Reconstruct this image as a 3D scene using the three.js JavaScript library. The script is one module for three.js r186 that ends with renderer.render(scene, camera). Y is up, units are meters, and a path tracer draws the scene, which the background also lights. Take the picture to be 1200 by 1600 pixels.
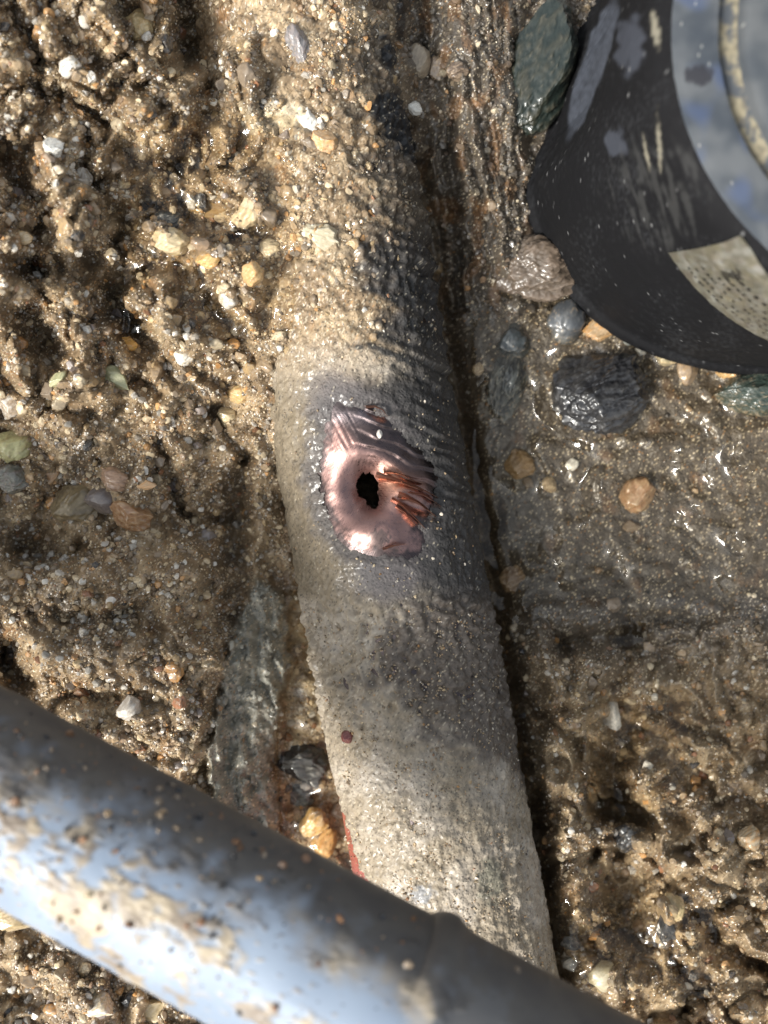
import * as THREE from 'three';
import { mergeGeometries, mergeVertices } from 'three/addons/utils/BufferGeometryUtils.js';

// ---------------------------------------------------------------- camera, sky, sun, exposure
// lengths below are written in tenths of a millimetre ("u") and multiplied by S
const S = 1e-4, H = 1440;
const scene = new THREE.Scene();
const camera = new THREE.PerspectiveCamera(2 * Math.atan(800 / H) * 180 / Math.PI, 0.75, 0.004, 60);
camera.position.set(0, H * S, 0);
camera.up.set(0, 0, -1);
camera.lookAt(0, 0, 0);
camera.focus = (H - 90) * S;
camera.userData.fStop = 14;

const SUN = new THREE.Vector3(-0.86, 1, 0.66).normalize();
const sun = new THREE.DirectionalLight(new THREE.Color().setRGB(1, 0.965, 0.905), 2.6);
sun.position.copy(SUN).multiplyScalar(0.6);
sun.castShadow = true;
sun.shadow.mapSize.set(4096, 4096);
sun.shadow.radius = 30;
Object.assign(sun.shadow.camera, { left: -0.13, right: 0.13, top: 0.13, bottom: -0.13, near: 0.1, far: 1.2 });
scene.add(sun, sun.target);

const renderer = new THREE.WebGLRenderer({ antialias: true });
renderer.toneMapping = THREE.LinearToneMapping;
renderer.toneMappingExposure = 1.6;
renderer.shadowMap.enabled = true;

// ---------------------------------------------------------------- noise
function rng(seed) {
  let a = seed >>> 0;
  return () => { a = (a + 0x6d2b79f5) | 0; let t = Math.imul(a ^ (a >>> 15), 1 | a); t = (t + Math.imul(t ^ (t >>> 7), 61 | t)) ^ t; return ((t ^ (t >>> 14)) >>> 0) / 4294967296; };
}
const PERM = new Uint8Array(512), GX = new Float32Array(256), GY = new Float32Array(256);
{
  const r = rng(77), p = [...Array(256).keys()];
  for (let i = 255; i > 0; i--) { const j = Math.floor(r() * (i + 1)); [p[i], p[j]] = [p[j], p[i]]; }
  for (let i = 0; i < 512; i++) PERM[i] = p[i & 255];
  for (let i = 0; i < 256; i++) { const a = r() * Math.PI * 2; GX[i] = Math.cos(a) * 1.5; GY[i] = Math.sin(a) * 1.5; }
}
function noise(x, y) {            // gradient noise, about -1..1
  const fx = Math.floor(x), fy = Math.floor(y), X = fx & 255, Y = fy & 255;
  x -= fx; y -= fy;
  const u = x * x * x * (x * (x * 6 - 15) + 10), v = y * y * y * (y * (y * 6 - 15) + 10);
  const a = PERM[X] + Y, b = PERM[X + 1] + Y;
  const g0 = PERM[a], g1 = PERM[b], g2 = PERM[a + 1], g3 = PERM[b + 1];
  const n0 = GX[g0] * x + GY[g0] * y, n1 = GX[g1] * (x - 1) + GY[g1] * y;
  const n2 = GX[g2] * x + GY[g2] * (y - 1), n3 = GX[g3] * (x - 1) + GY[g3] * (y - 1);
  const m = n0 + u * (n1 - n0);
  return m + v * (n2 + u * (n3 - n2) - m);
}
const nz = (x, y, w, o = 0) => noise(x / w + o * 17.31, y / w + o * 9.73);
const fbm = (x, y, w, o, n = 3) => { let s = 0, a = 1, t = 0; for (let i = 0; i < n; i++) { s += a * nz(x, y, w, o + i); t += a; a *= 0.5; w *= 0.5; } return s / t; };
const noise3 = (x, y, z) => (noise(x + z * 0.71, y - z * 0.43) + noise(y + x * 0.37 + 31.7, z + x * 0.61) + noise(z - y * 0.53 + 71.3, x + y * 0.29)) / 1.7;
const clamp = (x, a = 0, b = 1) => Math.min(b, Math.max(a, x));
const sst = (a, b, x) => { const t = clamp((x - a) / (b - a)); return t * t * (3 - 2 * t); };
const lerp = (a, b, t) => a + (b - a) * t;
const mixc = (a, b, t) => [lerp(a[0], b[0], t), lerp(a[1], b[1], t), lerp(a[2], b[2], t)];
const bell = (x, y, cx, cy, rx, ry, rot = 0) => { const c = Math.cos(rot), s = Math.sin(rot), dx = x - cx, dy = y - cy, a = (dx * c + dy * s) / rx, b = (-dx * s + dy * c) / ry; return Math.exp(-(a * a + b * b)); };
function segDist(x, y, x0, y0, x1, y1) { const dx = x1 - x0, dy = y1 - y0, t = clamp(((x - x0) * dx + (y - y0) * dy) / (dx * dx + dy * dy)); return Math.hypot(x - x0 - dx * t, y - y0 - dy * t); }
function polySdf(x, y, pts) {     // positive outside
  let d = 1e9, inside = false;
  for (let i = 0, j = pts.length - 1; i < pts.length; j = i++) {
    const [xi, yi] = pts[i], [xj, yj] = pts[j];
    d = Math.min(d, segDist(x, y, xi, yi, xj, yj));
    if ((yi > y) !== (yj > y) && x < (xj - xi) * (y - yi) / (yj - yi) + xi) inside = !inside;
  }
  return inside ? -d : d;
}
// place a point: (x, y) on the plan seen from above, h its height
const P = (x, y, h) => { const k = (H - h) / H * S; return [(x - 600) * k, h * S, (y - 800) * k]; };

// ---------------------------------------------------------------- sky
{
  const W = 1024, HH = 512, d = new Float32Array(W * HH * 4);
  for (let j = 0; j < HH; j++) for (let i = 0; i < W; i++) {
    const el = ((j + 0.5) / HH - 0.5) * Math.PI, az = ((i + 0.5) / W - 0.5) * Math.PI * 2;
    const x = Math.cos(el) * Math.cos(az), y = Math.sin(el), z = Math.cos(el) * Math.sin(az);
    let c;
    if (y > 0) {
      c = mixc([0.62, 0.63, 0.63], [0.30, 0.37, 0.47], Math.pow(y, 0.5));
      const q = 1 / (y + 0.25), n = fbm(x * q * 100, z * q * 100, 90, 3, 5);
      c = mixc(c, [1.25, 1.24, 1.22], sst(0.08, 0.42, n) * 0.85);
      const g = Math.max(0, x * SUN.x + y * SUN.y + z * SUN.z);
      const glow = 2.2 * Math.pow(g, 6) + 9 * Math.pow(g, 40) + 170 * Math.exp(-(1 - g) / 0.0006);
      c = [c[0] + glow, c[1] + glow * 0.97, c[2] + glow * 0.9];
    } else c = [0.09, 0.08, 0.065];
    d.set([c[0], c[1], c[2], 1], (j * W + i) * 4);
  }
  const t = new THREE.DataTexture(d, W, HH, THREE.RGBAFormat, THREE.FloatType);
  t.mapping = THREE.EquirectangularReflectionMapping; t.magFilter = t.minFilter = THREE.LinearFilter; t.needsUpdate = true;
  scene.background = t; scene.environment = t;
  scene.backgroundIntensity = scene.environmentIntensity = 0.72;
}

// ---------------------------------------------------------------- helpers for objects
const used = {};
const numbered = (n) => { const k = used[n] = (used[n] ?? -1) + 1; return k ? n + '_' + String(k).padStart(3, '0') : n; };
function tag(o, label, category, group, kind) {
  if (label) o.userData.label = label;
  if (category) o.userData.category = category;
  if (group) o.userData.group = group;
  if (kind) o.userData.kind = kind;
  return o;
}
function mesh(name, geo, mat, parent) {
  const m = new THREE.Mesh(geo, mat);
  m.name = parent === scene ? numbered(name) : name;
  m.castShadow = m.receiveShadow = true;
  parent.add(m);
  return m;
}
function thing(name, label, category, pos = [0, 0, 0], group) {
  const g = new THREE.Group(); g.name = numbered(name); g.position.set(...pos); scene.add(g);
  return tag(g, label, category, group);
}
// a sheet over (i, j); pos(i, j) -> [x, y, z] or null, col(i, j) -> rgb
function sheet(ni, nj, pos, col, keep, uv) {
  const p = new Float32Array(ni * nj * 3), c = new Float32Array(ni * nj * 3), t = uv && new Float32Array(ni * nj * 2);
  for (let j = 0, k = 0; j < nj; j++) for (let i = 0; i < ni; i++, k++) {
    const q = pos(i, j); p[3 * k] = q[0]; p[3 * k + 1] = q[1]; p[3 * k + 2] = q[2];
    const e = col(i, j, q); c[3 * k] = e[0]; c[3 * k + 1] = e[1]; c[3 * k + 2] = e[2];
    if (uv) { const w = uv(i, j, q); t[2 * k] = w[0]; t[2 * k + 1] = w[1]; }
  }
  const idx = new Uint32Array((ni - 1) * (nj - 1) * 6); let n = 0;
  for (let j = 0; j < nj - 1; j++) for (let i = 0; i < ni - 1; i++) {
    if (keep && !keep(i, j)) continue;
    const a = j * ni + i, b = a + 1, d = a + ni, e = d + 1;
    idx[n++] = a; idx[n++] = d; idx[n++] = b; idx[n++] = b; idx[n++] = d; idx[n++] = e;
  }
  const g = new THREE.BufferGeometry();
  g.setAttribute('position', new THREE.BufferAttribute(p, 3));
  g.setAttribute('color', new THREE.BufferAttribute(c, 3));
  if (uv) g.setAttribute('uv', new THREE.BufferAttribute(t, 2));
  g.setIndex(new THREE.BufferAttribute(idx.slice(0, n), 1));
  g.computeVertexNormals();
  return g;
}
// coordinates that are dense inside [a, b] and spread out beyond it
function spread(a, b, step, far, first = 8) {
  const v = []; for (let x = a; x <= b + 1e-6; x += step) v.push(x);
  let lo = a, hi = v[v.length - 1], w = first;
  while (hi < far) { lo -= w; hi += w; w *= 1.5; v.unshift(lo); v.push(hi); }
  return v;
}

// fine grit relief shared by mud surfaces
function gritTexture(size, cells, seed, soft) {
  const r = rng(seed), d = new Float32Array(size * size);
  for (let k = 0; k < cells; k++) {
    const cx = r() * size, cy = r() * size, rad = 0.8 + 2.6 * Math.pow(r(), 3), top = 0.25 + 0.75 * r(), R = Math.ceil(rad);
    for (let y = -R; y <= R; y++) for (let x = -R; x <= R; x++) {
      const q = 1 - (x * x + y * y) / (rad * rad); if (q <= 0) continue;
      const at = ((Math.floor(cy + y) + size) % size) * size + (Math.floor(cx + x) + size) % size;
      d[at] = Math.max(d[at], top * Math.sqrt(q));
    }
  }
  const out = new Uint8Array(size * size * 4);
  for (let i = 0; i < size * size; i++) { const v = clamp(d[i] * (1 - soft) + soft * 0.5) * 255; out[4 * i] = out[4 * i + 1] = out[4 * i + 2] = v; out[4 * i + 3] = 255; }
  const t = new THREE.DataTexture(out, size, size); t.wrapS = t.wrapT = THREE.RepeatWrapping; t.magFilter = THREE.LinearFilter; t.needsUpdate = true;
  return t;
}
const GRIT = gritTexture(1024, 90000, 5, 0);
GRIT.repeat.set(1 / 0.09, 1 / 0.09);

const SCRATCH = (() => {
  const n = 512, o = new Uint8Array(n * n * 4);
  for (let y = 0; y < n; y++) for (let x = 0; x < n; x++) {
    const a = x * 0.82 + y * 0.57, b = -x * 0.57 + y * 0.82, v = 128 + 46 * noise(a * 0.35, b * 0.02) + 30 * noise(a * 0.75 + 9, b * 0.05) + 34 * noise((x * 0.3 + y * 0.95) * 0.28, (x * 0.95 - y * 0.3) * 0.02 + 40) + 22 * noise(x * 0.12, y * 0.12);
    const k = 4 * (y * n + x); o[k] = o[k + 1] = o[k + 2] = clamp(v, 0, 255); o[k + 3] = 255;
  }
  const t = new THREE.DataTexture(o, n, n); t.wrapS = t.wrapT = THREE.MirroredRepeatWrapping; t.magFilter = THREE.LinearFilter; t.repeat.set(1 / 0.022, 1 / 0.022); t.needsUpdate = true; return t;
})();
const M = {
  mud: new THREE.MeshPhysicalMaterial({ vertexColors: true, roughness: 0.42, bumpMap: GRIT, bumpScale: 0.00012, clearcoat: 0.6, clearcoatRoughness: 0.1, ior: 1.4 }),
  coat: new THREE.MeshPhysicalMaterial({ vertexColors: true, roughness: 0.6, bumpMap: GRIT, bumpScale: 0.00011, clearcoat: 0.28, clearcoatRoughness: 0.14, ior: 1.4 }),
  stone: new THREE.MeshPhysicalMaterial({ vertexColors: true, roughness: 0.5, clearcoat: 0.7, clearcoatRoughness: 0.13 }),
  grain: new THREE.MeshPhysicalMaterial({ color: 0xffffff, roughness: 0.5, clearcoat: 0.7, clearcoatRoughness: 0.14 }),
  water: new THREE.MeshPhysicalMaterial({ color: new THREE.Color().setRGB(0.93, 0.9, 0.84), roughness: 0.02, transmission: 1, thickness: 0, ior: 1.33, side: THREE.DoubleSide }),
  copper: new THREE.MeshPhysicalMaterial({ vertexColors: true, metalness: 1, roughness: 0.72, roughnessMap: SCRATCH, bumpMap: SCRATCH, bumpScale: 0.00002, side: THREE.DoubleSide }),
  torn: new THREE.MeshPhysicalMaterial({ color: new THREE.Color().setRGB(0.37, 0.195, 0.14), metalness: 1, roughness: 0.45, side: THREE.DoubleSide }),
  conduit: new THREE.MeshPhysicalMaterial({ vertexColors: true, roughness: 0.5 }),
  plastic: new THREE.MeshPhysicalMaterial({ vertexColors: true, roughness: 0.72, specularIntensity: 0.2 }),
};

// ---------------------------------------------------------------- the copper pipe's line and where it lies
const R = 140, AX = 8, AZ = 80, DX = 0.1771, DZ = 0.9842, NX = DZ, NZ = -DX;
const pipePoint = (s, phi, r) => { const u = r * Math.sin(phi); return [AX + s * DX + u * NX, r * Math.cos(phi), AZ + s * DZ + u * NZ]; };
const toPlan = (q) => { const k = H / (H - q[1]); return [600 + q[0] * k, 800 + q[2] * k]; };
function onPipe(x, y, r) {        // where the sight line through (x, y) meets the pipe: [height, s, phi] or null
  const dx = x - 600, dz = y - 800, a = dx * NX + dz * NZ, b = AX * NX + AZ * NZ;
  // u = t a - b, v = H - t H
  const A = a * a + H * H, B = -2 * (a * b + H * H), C = b * b + H * H - r * r, D = B * B - 4 * A * C;
  if (D < 0) return null;
  const t = (-B - Math.sqrt(D)) / (2 * A), u = t * a - b, v = H - t * H;
  return [v, (t * dx - AX) * DX + (t * dz - AZ) * DZ, Math.atan2(u, v)];
}

// ---------------------------------------------------------------- ground
const ROWS = [
  [-80, [0, 250, 180, 220, 330, 110, 450, 146, 540, 136, 600, 60, 640, -30, 700, 20, 780, 0, 860, -60, 1200, -85]],
  [150, [0, 220, 120, 240, 250, 190, 325, 150, 400, 148, 500, 152, 570, 130, 625, 40, 665, -50, 720, 10, 780, -5, 830, -60, 1200, -95]],
  [350, [0, 220, 100, 200, 190, 140, 260, 140, 400, 150, 490, 146, 580, 110, 640, 20, 690, -80, 740, -40, 800, -35, 850, -85, 1200, -100]],
  [520, [0, 190, 120, 200, 200, 120, 300, 135, 400, 128, 460, 125, 520, 60, 650, -60, 710, -110, 760, -85, 820, -90, 1200, -100]],
  [680, [0, 105, 120, 110, 230, 90, 330, 60, 375, 40, 425, 62, 470, 20, 540, -90, 720, -118, 780, -104, 860, -98, 1200, -96]],
  [800, [0, 50, 120, 45, 220, 50, 300, 15, 350, -45, 410, 5, 450, -30, 500, -90, 740, -125, 800, -106, 900, -100, 1200, -96]],
  [900, [0, 105, 100, 70, 200, 85, 300, 75, 345, 20, 385, -35, 440, -75, 470, -105, 760, -128, 820, -100, 900, -94, 1200, -88]],
  [1050, [0, 95, 150, 105, 280, 95, 325, 65, 362, -30, 430, -70, 465, -112, 500, -122, 786, -125, 806, -80, 842, 5, 935, 40, 985, -70, 1060, -45, 1200, -20]],
  [1200, [0, 90, 200, 90, 290, 80, 325, 20, 360, -40, 420, -76, 455, -112, 520, -130, 806, -120, 826, -60, 856, 35, 915, 55, 958, -85, 1060, -25, 1200, 10]],
  [1350, [0, 60, 200, 60, 330, 20, 420, -66, 460, -112, 550, -130, 834, -115, 850, -35, 880, 60, 932, 30, 975, -50, 1060, 25, 1200, 30]],
  [1500, [0, 40, 100, 50, 200, 30, 330, 10, 500, -60, 840, -70, 890, 20, 1000, 15, 1100, 30, 1200, 50]],
  [1700, [0, 60, 200, 40, 400, 0, 840, -60, 900, 30, 1200, 50]],
];
function rowAt(list, x) {
  if (x <= list[0]) return list[1];
  for (let k = 2; k < list.length; k += 2) if (x < list[k]) return lerp(list[k - 1], list[k + 1], sst(list[k - 2], list[k], x) * 0.5 + 0.5 * (x - list[k - 2]) / (list[k] - list[k - 2]));
  return list[list.length - 1];
}
function macro(x, y) {
  if (y <= ROWS[0][0]) return rowAt(ROWS[0][1], x);
  for (let k = 1; k < ROWS.length; k++) if (y < ROWS[k][0]) {
    const a = ROWS[k - 1], b = ROWS[k], t = (y - a[0]) / (b[0] - a[0]);
    return lerp(rowAt(a[1], x), rowAt(b[1], x), t * t * (3 - 2 * t) * 0.6 + t * 0.4);
  }
  return rowAt(ROWS[ROWS.length - 1][1], x);
}
const pipeEdge = (y) => 608 + 0.18 * (y - 880) + 145;              // right edge of the copper pipe
function zones(x, y) {
  const left = 1 - sst(330, 470, x), top = 1 - sst(430, 640, y), right = sst(-40, 60, x - pipeEdge(y));
  const low = sst(930, 1120, y);
  return {
    left, top, right, low,
    bank: left * (1 - sst(520, 700, y)),
    clay: sst(3, -9, slabAt(x, y)),
    flow: sst(630, 670, x) * (1 - sst(800, 850, x)) * (1 - sst(430, 520, y)),
    puddle: right * sst(470, 560, y) * (1 - sst(900, 1010, y)),
  };
}
const SLAB = [[398, 900], [440, 918], [456, 980], [450, 1060], [434, 1130], [426, 1200], [442, 1290], [440, 1340], [325, 1290], [326, 1150], [346, 1060], [366, 985]];
const slabAt = (x, y) => (x < 280 || x > 490 || y < 850 || y > 1390) ? 60 : polySdf(x, y, SLAB) + 9 * nz(x, y, 32, 36) + 4 * nz(x, y, 11, 37);
const GROOVES = [[335, 640, 372, 720, 26, 11], [372, 720, 362, 880, 34, 15], [240, 700, 300, 790, 24, 9], [300, 790, 350, 820, 20, 9], [905, 1165, 950, 1260, 45, 16], [950, 1260, 985, 1275, 60, 24], [925, 1345, 960, 1400, 36, 13],
  [1090, 1440, 1180, 1510, 34, 12], [640, 200, 690, 380, 22, 12], [700, 120, 715, 480, 20, 8], [880, 1000, 990, 990, 40, 16], [0, 1010, 30, 1060, 60, 22], [40, 850, 120, 860, 55, 24], [280, 20, 330, 130, 60, 26], [30, 500, 90, 560, 50, 22], [5, 230, 20, 330, 40, 22], [20, 420, 130, 415, 34, 15], [225, 290, 240, 330, 30, 13], [100, 150, 160, 190, 26, 12], [60, 60, 75, 150, 30, 14], [170, 430, 215, 545, 46, 16], [250, 170, 275, 260, 30, 14]];
function height(x, y) {
  const wx = x + 16 * nz(x, y, 85, 11) + 7 * nz(x, y, 30, 12), wy = y + 16 * nz(x, y, 85, 13) + 7 * nz(x, y, 30, 14);
  let h = macro(wx, wy);
  const z = zones(x, y);
  let rough = 0.32 + 0.75 * z.bank + 0.3 * z.left * (1 - z.bank) - 0.1 * z.top * (1 - z.bank) + 0.75 * z.right * z.low - 0.3 * z.puddle;
  rough *= 1 - 0.6 * z.clay;
  const gap = (x - pipeEdge(y) - 8 - 7 * nz(x, y, 45, 58)) / 15; if (Math.abs(gap) < 4) h -= (62 + 25 * nz(x, y, 60, 59)) * Math.exp(-gap * gap) * sst(120, 420, y);
  const bl = Math.abs(nz(wx, wy, 125, 21)) * 2 - 0.7, bm = Math.abs(nz(wx, wy, 46, 22)) * 2 - 0.7, bs = Math.abs(nz(wx, wy, 21, 23)) * 2 - 0.7;
  h += rough * (58 * bl + 30 * bm + 6.5 * bs);
  h += (0.35 + 0.55 * rough) * (3.6 * nz(x, y, 14, 24) + 2 * nz(x, y, 6.5, 25)) + 0.8 * nz(x, y, 4, 26);
  // wet soil drawn into ribs beside the pipe, and the clay's drag marks
  h += z.flow * 15 * (Math.abs(nz((wx - 0.12 * y) * 1, wy * 0.13, 24, 31)) * 2 - 0.6);
  h += z.puddle * (7 * nz(wx, wy, 60, 34) + 5 * nz(wx, wy, 26, 35));
  h += z.clay * (20 + 11 * (Math.abs(nz(x - 0.1 * y, y * 0.55, 30, 32)) * 2 - 0.5) + 6 * nz(x - 0.1 * y, y * 0.6, 15, 38) + 3 * nz(x, y, 8, 33));
  for (const [a, b, c, d, dep, w] of GROOVES) { if (x < Math.min(a, c) - 60 || x > Math.max(a, c) + 60 || y < Math.min(b, d) - 60 || y > Math.max(b, d) + 60) continue; const q = segDist(wx, wy, a, b, c, d) / w; h -= 1.7 * dep * Math.exp(-q * q * 0.8); }
  return h;
}
const C = { mud: [0.215, 0.15, 0.087], pale: [0.47, 0.355, 0.22], dark: [0.09, 0.064, 0.042], grey: [0.074, 0.062, 0.049], clay: [0.25, 0.245, 0.205], rust: [0.24, 0.115, 0.04], black: [0.022, 0.021, 0.02], olive: [0.2, 0.17, 0.09] };
const spk = rng(9);
const tarAt = (x, y) => bell(x, y, 603, 82, 17, 30) + 1.1 * bell(x, y, 600, 175, 26, 26) + 1.1 * bell(x, y, 625, 215, 20, 52, -0.45) + 0.8 * bell(x, y, 628, 30, 9, 40) + 0.3 * nz(x, y, 15, 53);
function soilColor(x, y) {
  const z = zones(x, y);
  let c = mixc(C.mud, C.pale, sst(-0.15, 0.55, fbm(x, y, 60, 41, 3)) * (0.8 - 0.4 * z.right * (1 - z.low)));
  c = mixc(c, C.dark, sst(0.0, 0.6, fbm(x, y, 110, 45, 3)) * 0.7);
  c = mixc(c, C.pale, 0.6 * z.right * z.low * sst(-0.3, 0.4, nz(x, y, 70, 57)));
  c = mixc(c, C.grey, z.right * (0.93 - 0.78 * z.low));
  c = mixc(c, C.rust, sst(0.28, 0.6, fbm(x, y, 46, 48, 2)) * (0.45 - 0.2 * z.right) + 0.4 * z.flow * sst(0.1, 0.5, nz(x, y * 0.5, 26, 51)));
  c = mixc(c, C.clay, z.clay * 0.9);
  c = mixc(c, [0.46, 0.38, 0.26], 0.75 * sst(440, 462, x) * (1 - sst(520, 560, x)) * sst(900, 960, y) * (1 - z.clay) * sst(-0.5, 0.3, nz(x, y, 22, 56)));  // pale sand left of the pipe, lightened in colour for sunlight on it
  c = mixc(c, [0.55, 0.47, 0.34], 0.8 * sst(0.25, 0.8, bell(x, y, 430, 185, 55, 30) + 0.35 * nz(x, y, 14, 52)));
  c = mixc(c, [0.016, 0.016, 0.017], 0.95 * sst(0.38, 0.62, tarAt(x, y)));
  const dk = bell(x, y, 262, 343, 24, 15) + bell(x, y, 178, 130, 16, 10) + bell(x, y, 625, 30, 9, 40);
  c = mixc(c, C.black, 0.92 * sst(0.35, 0.6, dk + 0.3 * nz(x, y, 16, 53)));
  const v = 1 + 0.22 * nz(x, y, 5, 54) + 0.25 * nz(x, y, 14, 55);
  const r = spk();
  if (r < 0.045) c = mixc(c, [0.66, 0.56, 0.4], 0.75); else if (r < 0.07) c = mixc(c, C.black, 0.8); else if (r < 0.08) c = mixc(c, [0.4, 0.2, 0.06], 0.7);
  return [c[0] * v, c[1] * v, c[2] * v];
}
const XS = spread(-30, 1230, 2, 220000), YS = spread(-30, 1630, 2, 220000);
const i0 = XS.indexOf(-30), j0 = YS.indexOf(-30), HX = 631, HY = 831, HT = new Float32Array(HX * HY);
function groundHeight(x, y) {
  const o = Math.max(-30 - x, x - 1230, -30 - y, y - 1630, 0);
  if (o > 400) return lerp(macro(clamp(x, 0, 1200), clamp(y, 0, 1600)), 60, sst(400, 6000, o)) + 60 * nz(x, y, 9000, 3);
  return height(x, y);
}
const groundGeo = sheet(XS.length, YS.length, (i, j) => {
  const h = groundHeight(XS[i], YS[j]), a = i - i0, b = j - j0;
  if (a >= 0 && a < HX && b >= 0 && b < HY) HT[b * HX + a] = h;
  return P(XS[i], YS[j], h);
}, (i, j) => soilColor(XS[i], YS[j]), null, (i, j, q) => [q[0], q[2]]);
const ground = mesh('ground', groundGeo, M.mud, scene);
ground.userData.kind = 'structure';
const hAt = (x, y) => {
  const u = clamp((x + 30) / 2, 0, HX - 1.01), v = clamp((y + 30) / 2, 0, HY - 1.01), i = Math.floor(u), j = Math.floor(v), a = u - i, b = v - j, k = j * HX + i;
  return lerp(lerp(HT[k], HT[k + 1], a), lerp(HT[k + HX], HT[k + HX + 1], a), b);
};

// ---------------------------------------------------------------- copper pipe
const BARE = [[508, 704], [501, 728], [506, 770], [514, 800], [528, 830], [548, 850], [590, 862], [640, 866], [656, 858], [655, 838], [648, 815], [668, 800], [676, 780], [680, 758], [672, 730], [650, 706], [625, 684], [600, 655], [575, 640], [550, 640], [526, 636], [514, 664]];
const BAND = [[545, 878], [590, 876], [638, 884], [640, 930], [600, 938], [560, 925]];
const bareAt = (x, y) => Math.min(polySdf(x, y, BARE) - 9 + 6 * nz(x, y, 18, 61) + 4 * nz(x, y, 6, 62), polySdf(x, y, BAND) + 40);
const cutLine = (x, y) => y - (0.0012 * (x - 540) * (x - 540) * Math.sign(x - 540) * 0.9 + 0.22 * (x - 540));
function cutRidges(x, y) {        // saw marks that arc away to the right of the hole
  const f = cutLine(x, y), rho = Math.hypot(x - 573, y - 764), m = sst(540, 590, x) * (1 - sst(705, 770, x)) * sst(612, 632, f) * (1 - sst(712, 740, f)) * sst(44, 74, rho);
  if (m <= 0) return 0;
  const g = f + 9 * nz(x, y, 55, 64) + 1.2 * nz(x, y, 13, 166), p = (((g - 632) / 19) % 1 + 1) % 1;
  return m * (3.1 + 2 * nz(x, y, 45, 165)) * ((p < 0.8 ? p / 0.8 : (1 - p) / 0.2) - 0.55);
}
function copperRelief(x, y) {
  const dx = x - 573, dy = y - 764, rho = Math.hypot(dx * 1.02, dy * 0.95);
  let d = -30 * Math.exp(-Math.pow(rho / 31, 2)) - 9 * Math.exp(-Math.pow(rho / 72, 2));
  d += 12 * bell(x, y, 585, 827, 46, 30, -0.1) + 2.5 * bell(x, y, 527, 760, 22, 60) + 3 * bell(x, y, 560, 705, 40, 22);
    d += cutRidges(x, y);
  const q = (x - 520) * 0.89 - (y - 640) * 0.45;
  d += 0.55 * sst(0.25, 0.7, bell(x, y, 533, 672, 34, 34)) * nz(q * 1, (x * 0.45 + y * 0.89) * 0.06, 4.2, 65);
  d += 0.12 * nz((x + y) * 0.6, (y - x) * 0.1, 5, 66) + 1.0 * nz(x, y, 26, 67);
  // scraped tongue on the right of the hole, stepping down into the hole
  d += 5 * bell(x, y, 625, 772, 24, 22) - 6 * bell(x, y, 645, 790, 26, 8, 0.5);
  return d;
}
function copperColor(x, y) {
  const f = cutLine(x, y);
  let c = [0.31, 0.19, 0.168];
  c = mixc(c, [0.4, 0.2, 0.13], bell(x, y, 620, 750, 34, 24));
  const rho = Math.hypot(x - 573, y - 764);
  const dull = sst(40, 75, rho) * sst(-6, 18, x - 560 + (700 - y)) * (1 - sst(690, 730, f));
  c = mixc(c, [0.085, 0.068, 0.068], 0.92 * dull);
  c = mixc(c, [0.14, 0.12, 0.125], sst(868, 880, y));
  c = mixc(c, [0.2, 0.165, 0.17], (1 - sst(640, 672, y)));
  c = mixc(c, [0.16, 0.12, 0.11], 0.85 * sst(0.35, 0.6, bell(x, y, 590, 842, 22, 16) + 0.4 * nz(x * 1.5, y * 0.5, 5, 68)));
  const rim = polySdf(x, y, BARE) + 9 * nz(x, y, 15, 106) + 4 * nz(x, y, 5, 107);
  c = mixc(c, [0.07, 0.058, 0.058], 0.93 * sst(-13, 2, rim));
  const v = 1 + 0.13 * nz(x, y, 20, 69) + 0.1 * nz(x, y, 4, 70);
  return [c[0] * v, c[1] * v, c[2] * v];
}
const copperPipe = thing('copper_pipe', 'wide mud-coated copper pipe running down the middle with a torn hole', 'pipe');
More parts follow.
